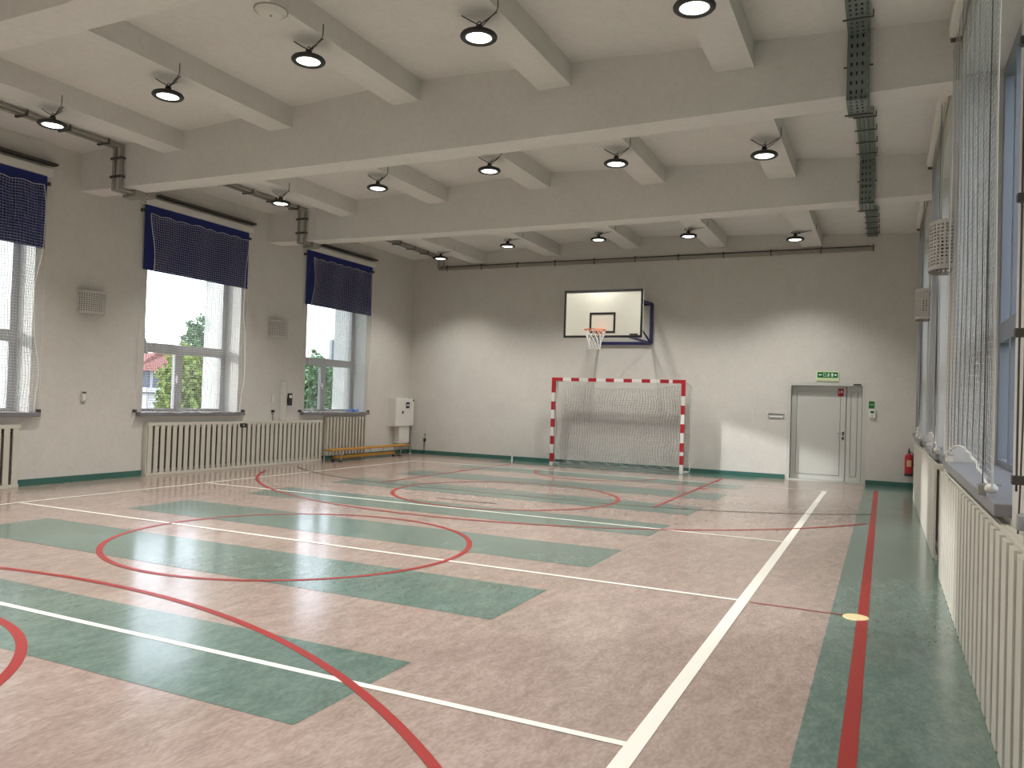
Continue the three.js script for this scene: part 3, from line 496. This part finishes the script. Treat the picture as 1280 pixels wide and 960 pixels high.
// ---------- perforated wall lamps ----------
function sconce(label, dir, xw, y, z, w, h, dep) {
  const t = thing('perforated_wall_lamp', label, 'wall lamp', 'perforated wall lamps'), N = 18, R = Math.round(h / .034), pos = [], idx = [];
  const arcP = [], cum = [0]; for (let i = 0; i <= 200; i++) { const th = (i / 200 - .5) * Math.PI; arcP.push([dep * Math.abs(Math.cos(th)) ** .7, w / 2 * Math.sin(th)]); if (i) cum.push(cum[i - 1] + Math.hypot(arcP[i][0] - arcP[i - 1][0], arcP[i][1] - arcP[i - 1][1])); }
  const pt = (a, b, k = 1) => { const L = a * cum[200]; let i = 1; while (i < 200 && cum[i] < L) i++; const f = (L - cum[i - 1]) / (cum[i] - cum[i - 1]), q = [0, 1].map((n) => arcP[i - 1][n] + (arcP[i][n] - arcP[i - 1][n]) * f); return [xw + dir * q[0] * k, y - h / 2 + h * b, z + q[1] * k]; };
  for (let i = 0; i < N; i++) for (let j = 0; j < R; j++) {
    const base = pos.length / 3, A = i / N, B = (i + 1) / N, C = j / R, D = (j + 1) / R, m = .26, mi = (p, q, k) => p + (q - p) * k;
    const hole = j > 0 && j < R - 1;
    for (const [a, b] of [[A, C], [B, C], [B, D], [A, D]]) pos.push(...pt(a, b));
    if (!hole) { idx.push(base, base + 1, base + 2, base, base + 2, base + 3); continue; }
    for (const [p, q] of [[m, m], [1 - m, m], [1 - m, 1 - m], [m, 1 - m]]) pos.push(...pt(mi(A, B, p), mi(C, D, q)));
    for (let k = 0; k < 4; k++) { const n = (k + 1) % 4; idx.push(base + k, base + n, base + 4 + k, base + n, base + 4 + n, base + 4 + k); }
  }
  const g = new THREE.BufferGeometry(); g.setAttribute('position', new THREE.Float32BufferAttribute(pos, 3)); if (dir < 0) idx.reverse(); g.setIndex(idx); g.computeVertexNormals(); mesh('perforated_shell', g, M.perf, t);
  const cap = [xw, y + h / 2 - .004, z], ci = []; for (let i = 0; i <= 24; i++) { cap.push(...pt(i / 24, 1 - .004 / h, .99)); if (i) dir < 0 ? ci.push(0, i + 1, i) : ci.push(0, i, i + 1); }
  const cg = new THREE.BufferGeometry(); cg.setAttribute('position', new THREE.Float32BufferAttribute(cap, 3)); cg.setIndex(ci); cg.computeVertexNormals(); mesh('added_top_plate', cg, M.perf, t);  // top sheet added to keep the lamp interior in shade
  const a = Math.min(xw, xw + dir * .012), b = Math.max(xw, xw + dir * .012); mesh('shade_back_plate', bx(a, b, y - h / 2 + .02, y + h / 2 - .02, z - w / 2 + .02, z + w / 2 - .02), M.darkSteel, t);  // plate coloured dark to stand for the shade seen through the holes
  mesh('lamp_holder', new THREE.CylinderGeometry(.03, .03, .18, 12).translate(xw + dir * .08, y, z), M.black, t); mesh('holder_arm', rod(V(xw, y, z), V(xw + dir * .08, y, z), .012), M.darkSteel, t);
}
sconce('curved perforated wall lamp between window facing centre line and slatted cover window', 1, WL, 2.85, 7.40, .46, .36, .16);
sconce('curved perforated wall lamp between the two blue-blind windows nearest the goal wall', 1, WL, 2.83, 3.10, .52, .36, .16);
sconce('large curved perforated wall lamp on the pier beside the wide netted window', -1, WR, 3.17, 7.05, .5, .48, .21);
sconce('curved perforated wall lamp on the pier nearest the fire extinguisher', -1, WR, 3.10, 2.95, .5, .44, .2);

// ---------- switch cabinet, bench and small fittings ----------
{
  const t = thing('switch_cabinet', 'white metal switch cabinet on the wall in the corner past the bench', 'cabinet'), z0 = -1.98, z1 = -1.12, x1 = -5.84;
  mesh('body', rbx(WL, x1 - .012, .73, 1.46, z0, z1, .006), M.white, t); const door = mesh('cabinet_door', rbx(x1 - .012, x1, .74, 1.45, z0 + .01, z1 - .01, .004), M.white, t);
  mesh('meter_window', rbx(x1, x1 + .008, 1.2, 1.36, z0 + .24, z0 + .4, .003), M.black, door); mesh('meter_label', bx(x1 + .008, x1 + .009, 1.26, 1.3, z0 + .27, z0 + .37), M.white, door); mesh('handle', rbx(x1, x1 + .02, 1.06, 1.13, z0 + .52, z0 + .58, .005), M.black, door); mesh('lock', rbx(x1, x1 + .006, 1.38, 1.43, z0 + .02, z0 + .07, .003), M.black, door);
}
{
  const t = thing('lower_cable_box', 'narrow white box under the switch cabinet with grey pipe beside it', 'cable box');
  mesh('box', rbx(WL + .001, -5.88, .28, .728, -1.84, -1.36, .008), M.white, t); mesh('pipe', rod(V(-5.9, 0, -1.94), V(-5.9, .728, -1.94), .022, 10), M.steel, t); mesh('pipe_foot', new THREE.CylinderGeometry(.04, .045, .02, 12).translate(-5.9, .01, -1.94), M.steel, t);
  mesh('pipe_clip', rbx(-5.9, -5.87, .3, .33, -1.95, -1.83, .003), M.steel, t);
}
{
  const t = thing('gym_bench', 'long low yellow wooden gym bench standing in front of the bare radiator', 'bench'), x = -5.62;
  mesh('seat_plank', rbx(x - .12, x + .12, .25, .285, -1.28, 1.85, .01), M.wood, t); mesh('lower_beam', rbx(x - .05, x + .05, .07, .13, -.75, 1.6, .01), M.wood, t);
  for (const z of [1.45, -.95]) { mesh('leg', [rod(V(x - .1, .25, z), V(x - .1, .02, z + .06), .014), rod(V(x + .1, .25, z), V(x + .1, .02, z + .06), .014), rod(V(x - .1, .03, z + .06), V(x + .1, .03, z + .06), .014)], M.steel, t); for (const s of [-.1, .1]) mesh('foot', rbx(x + s - .025, x + s + .025, 0, .035, z + .02, z + .1, .008), M.black, t); }
  mesh('brace', [rod(V(x, .25, .3), V(x, .12, .15), .008), rod(V(x, .25, -.35), V(x, .12, -.2), .008), rod(V(x, .1, 1.42), V(x, .03, 1.5), .012), rod(V(x, .1, -.74), V(x, .03, -.9), .012)], M.steel, t);
}
{
  let t = thing('thermostat', 'small grey-framed switch box on the bare wall above the green skirting', 'switch'); mesh('case', rbx(WL, WL + .03, 1.27, 1.43, 7.42, 7.5, .006), M.cover, t); mesh('cap', rbx(WL + .03, WL + .036, 1.40, 1.425, 7.425, 7.495, .002), M.darkSteel, t); mesh('key', rbx(WL + .03, WL + .036, 1.29, 1.38, 7.44, 7.48, .003), M.white, t);
  t = thing('wall_intercom', 'black and white wall switch panel on a cream pipe casing between windows', 'wall unit'); mesh('pipe_casing', [new THREE.CylinderGeometry(.09, .09, .8, 20, 1).translate(WL + .01, 1.28, 2.86), new THREE.SphereGeometry(.09, 20, 10).translate(WL + .01, 1.68, 2.86)], M.wall, t); mesh('panel', rbx(WL + .1, WL + .13, 1.24, 1.5, 2.7, 2.82, .006), M.black, t); mesh('panel_arm', bx(WL, WL + .1, 1.3, 1.4, 2.74, 2.78), M.black, t); mesh('display', rbx(WL + .13, WL + .135, 1.4, 1.46, 2.72, 2.8, .002), M.white, t);
  t = thing('valve_stub', 'thin white wall switch with short pipe above the long radiator cover', 'switch'); mesh('switch_plate', rbx(WL, WL + .02, 1.3, 1.45, 3.13, 3.2, .004), M.whiteMetal, t); mesh('stub_pipe', rod(V(WL + .03, .92, 3.16), V(WL + .03, 1.1, 3.16), .014), M.steel, t); mesh('stub_cap', rbx(WL, WL + .05, 1.09, 1.14, 3.135, 3.185, .004), M.black, t);
  t = thing('wall_socket', 'small black wall socket with a hanging cord in the corner', 'socket'); mesh('plate', rbx(-5.56, -5.46, .46, .5, ZB, ZB + .02, .004), M.cover, t); mesh('plug', rbx(-5.54, -5.48, .34, .41, ZB, ZB + .05, .008), M.black, t); mesh('cord', tube([V(-5.51, .34, ZB + .04), V(-5.515, .2, ZB + .03), V(-5.52, .05, ZB + .03), V(-5.6, .01, ZB + .08)], .008, 16, 6), M.black, t); mesh('clip', rbx(-5.53, -5.49, .5, .53, ZB, ZB + .012, .003), M.darkSteel, t);
  t = thing('door_stop', 'short white stop post at the skirting between cabinet and goal', 'post'); mesh('post', new THREE.CylinderGeometry(.022, .022, .12, 14).translate(-2.92, .06, ZB + .06), M.white, t); mesh('foot', new THREE.CylinderGeometry(.035, .035, .008, 14).translate(-2.92, .004, ZB + .06), M.white, t);
  const cg = new THREE.BoxGeometry(.12, .04, .34, 8, 3, 14); { const p = cg.attributes.position; for (let i = 0; i < p.count; i++) { const x = p.getX(i), z = p.getZ(i); p.setY(i, Math.max(-.02, p.getY(i) + .018 * Math.sin(z * 30 + x * 20) + .012 * Math.sin(x * 60))); } cg.computeVertexNormals(); }
  cg.translate(-6.06, 1.121, .42); const m = mesh('blue_cloth', cg, M.cloth, scene); m.userData = { label: 'crumpled bright blue cloth lying on the sill above the bare radiator', category: 'cloth' };
  t = thing('sill_bottle', 'small pale spray bottle on the sill above the bare radiator', 'bottle', undefined, [-5.98, 1.1, 2.02]); mesh('bottle', new THREE.LatheGeometry([[0, 0], [.03, 0], [.032, .01], [.032, .07], [.014, .1], [.012, .12], [0, .12]].map(([a, b]) => new THREE.Vector2(a, b)), 16), M.whiteMetal, t); mesh('nozzle', rbx(-.012, .035, .12, .14, -.01, .01, .003), M.steel, t);
  t = thing('net_wire', 'dark steel wires with clamps on the pier beside the wide netted window', 'wire'); const zx = 11.78; mesh('straight_wire', rod(V(WR - .04, 1.2, zx), V(WR - .04, 5.1, zx), .005, 6), M.darkSteel, t);
  const wp = []; for (let i = 0; i <= 16; i++) wp.push(V(WR - .015, 1.0 + i * .25, zx - .12 + .09 * Math.abs(Math.sin(i * .52)))); mesh('loose_wire', tube(wp, .004, 80, 5), M.darkSteel, t); for (const y of [1.25, 1.9, 2.5, 3.2, 3.9]) mesh('clamp', rbx(WR - .06, WR, y - .02, y + .02, zx - .02, zx + .02, .005), M.darkSteel, t);
}

// ---------- outside ----------
sMesh('ground', bx(-90, 90, -1.3, -1.0, -80, 90), E_.lawn, 'grass outside the gym windows', 'ground');
OL.forEach(([a], k) => { const m = sMesh('trim_' + (k + 1), bx(WL - 1.02, WL - .62, -1, 5.4, a - .55, a - .06), E_.facade, 'white outside pier beside blue-blind window ' + ['by the cabinet', 'above the slatted cover', 'facing the centre line', 'past the centre line', 'farthest from the goal wall'][k], 'pier'); });
function leafCloud(n, cx, cy, cz, rx, ry, rz, size, cone) {
  const pos = [], nor = [], idx = [];
  for (let i = 0; i < n; i++) {
    let x, y, z; do { x = rr(-1, 1); y = rr(-1, 1); z = rr(-1, 1); } while (x * x + y * y + z * z > 1 || x * x + y * y + z * z < .2);
    const lump = 1 + .18 * Math.sin(x * 7 + y * 5) * Math.cos(z * 6 - y * 4), k = cone ? (1 - y) * .55 + .05 : 1; x *= rx * lump * k; z *= rz * lump * k; y *= ry * lump;
    const a = V(rr(-1, 1), rr(-1, 1), rr(-1, 1)).normalize().multiplyScalar(size * rr(.6, 1.3)), b = V(rr(-1, 1), rr(-1, 1), rr(-1, 1)).cross(a).normalize().multiplyScalar(size * rr(.5, .9)), nn = a.clone().cross(b).normalize(), o = pos.length / 3;
    for (const [p, q] of [[-1, 0], [0, -1], [1, 0], [0, 1]]) { pos.push(cx + x + a.x * p + b.x * q, cy + y + a.y * p + b.y * q, cz + z + a.z * p + b.z * q); nor.push(nn.x, nn.y, nn.z); }
    idx.push(o, o + 1, o + 2, o, o + 2, o + 3);
  }
  const g = new THREE.BufferGeometry(); g.setAttribute('position', new THREE.Float32BufferAttribute(pos, 3)); g.setAttribute('normal', new THREE.Float32BufferAttribute(nor, 3)); g.setIndex(idx); return g;
}
function tree(label, x, z, h, r, mat, cone = false, low = .25, n = cone ? 2600 : 4200) {
  const t = thing('tree', label, 'tree', 'trees outside the windows', [x, -1, z]); mesh('trunk', new THREE.CylinderGeometry(.12, .22, h * .7, 8).translate(0, h * .35, 0), E_.trunk, t);
  const f = mesh('foliage', leafCloud(n, 0, h * (1 + low) / 2, 0, r, h * (1 - low) / 2, r, .16 * Math.sqrt(r / 2), cone), mat, t); f.userData.kind = 'stuff';
}
// camera ray -> ground plan position at a chosen distance west of the wall
const ray = (u, v) => V((u - 640) / 984.1, -(v - 480) / 984.1, -1).applyEuler(camera.rotation);
const atX = (u, v, x) => { const d = ray(u, v), k = (x - camera.position.x) / d.x; return camera.position.clone().addScaledVector(d, k); };
{
  const X0 = -30, c0 = atX(166, 463, X0), c1_ = atX(222, 463, X0), eave = atX(190, 464, X0).y, ridge = atX(222, 437, X0 - 3.5).y, z1 = c0.z, z0 = c1_.z - 5, t = thing('house', 'pale lilac house with red hipped roof seen through the window above the slatted cover', 'house');
  mesh('wall', bx(X0 - 7, X0, -1, eave, z0, z1), E_.house, t);
  const zm0 = z0 + 3, zm1 = atX(222, 437, X0 - 3.5).z, xm = X0 - 3.5, o = .4, A = [V(X0 + o, eave, z1 + o), V(X0 + o, eave, z0 - o), V(X0 - 7 - o, eave, z0 - o), V(X0 - 7 - o, eave, z1 + o)], R1 = V(xm, ridge, zm1), R0 = V(xm, ridge, zm0), tri = [A[0], A[1], R0, A[0], R0, R1, A[1], A[2], R0, A[2], A[3], R1, A[2], R1, R0, A[3], A[0], R1, A[0], A[2], A[1], A[0], A[3], A[2]];
  const g = new THREE.BufferGeometry(); g.setAttribute('position', new THREE.Float32BufferAttribute(tri.flatMap((p) => [p.x, p.y, p.z]), 3)); g.computeVertexNormals(); mesh('roof', g, E_.roof, t);
  for (let i = 0; i < 5; i++) { const q = atX(170 + i * 12.5, 474, X0), w = mesh('window', bx(X0 - .02, X0 + .03, q.y - .55, q.y + .55, q.z - .3, q.z + .3), E_.facade, t); mesh('pane', bx(X0 + .03, X0 + .04, q.y - .48, q.y + .48, q.z - .24, q.z + .24), E_.pane, w); }
  const py = atX(180, 487, X0 + 1).y; mesh('porch_roof', bx(X0, X0 + 2, py - .12, py + .12, z0 + 2, z1), E_.house, t); mesh('porch_wall', bx(X0 + .3, X0 + 1.6, -1, py - .12, z1 - 2.6, z1 - .3), E_.house, t);
}
const tr = (label, u, v, X, topv, halfw, mat, cone, low) => { const b = atX(u, v, X), top = atX(u, topv, X).y, e = atX(u + halfw, v, X), r = b.distanceTo(e); tree(label, b.x, b.z, top + 1, r, mat, cone, low); };
tr('yellow-green leafy tree in front of the lilac house', 231, 480, -22, 434, 25, E_.leafA, false, .05);
tr('tall pale green tree behind the yellow-green tree', 252, 440, -40, 397, 20, E_.leafB, false, .3);
tr('dark conifer rising behind the lilac house roof', 177, 440, -45, 400, 15, E_.leafC, true, .1);
tr('green bushy tree outside the window nearest the cabinet', 396, 490, -20, 446, 22, E_.leafB, false, .0);
tr('darker tree outside the window facing the centre line', 4, 460, -18, 425, 14, E_.leafC, false, .0);
{
  const t = thing('white_building', 'plain white building outside the window nearest the cabinet', 'building'), X = -24, a = atX(411, 440, X), b = atX(470, 440, X), top = atX(415, 425, X).y; mesh('wall', bx(X - 8, X, -1, top, b.z, a.z), E_.facade, t);
  const q = atX(418, 435, X); for (let i = 0; i < 3; i++) { const w = mesh('window', bx(X, X + .04, q.y - .8, q.y + .5, q.z - .35 - i * 2, q.z + .35 - i * 2), E_.house, t); mesh('pane', bx(X + .04, X + .05, q.y - .72, q.y + .42, q.z - .28 - i * 2, q.z + .28 - i * 2), E_.pane, w); }
}
tree('dark tree outside the tall windows, close beyond the goal wall corner', 9.7, -8.5, 16, 3, E_.leafC, false, .02, 14000);
tree('broad dark tree outside the tall windows, second from the goal wall corner', 12, -17, 17, 4, E_.leafC, false, .02, 14000);
tree('tallest dark tree outside the tall windows, farthest from the gym', 14, -29, 20, 5, E_.leafC, false, .02, 14000);
['beside the fire extinguisher end', 'across from the second tall window', 'across from the wide tall window', 'across from the fourth tall window', 'at the end far from the goal wall'].forEach((w, i) => tree('unseen tree added to dim the tall windows, ' + w, 14.5, -2.6 + i * 6.2, 6.6 + .5 * (i % 2), 2.45, E_.leafC, false, .0, 9000));  // unseen tree row, added to cut low daylight on the opposite wall
tree('unseen tree added to block sun at the blue-blind window nearest the cabinet', -13.2, 6.4, 9.5, 1.75, E_.leafB, false, .1);  // out of view, added to keep sun out of the cabinet window

renderer.render(scene, camera);
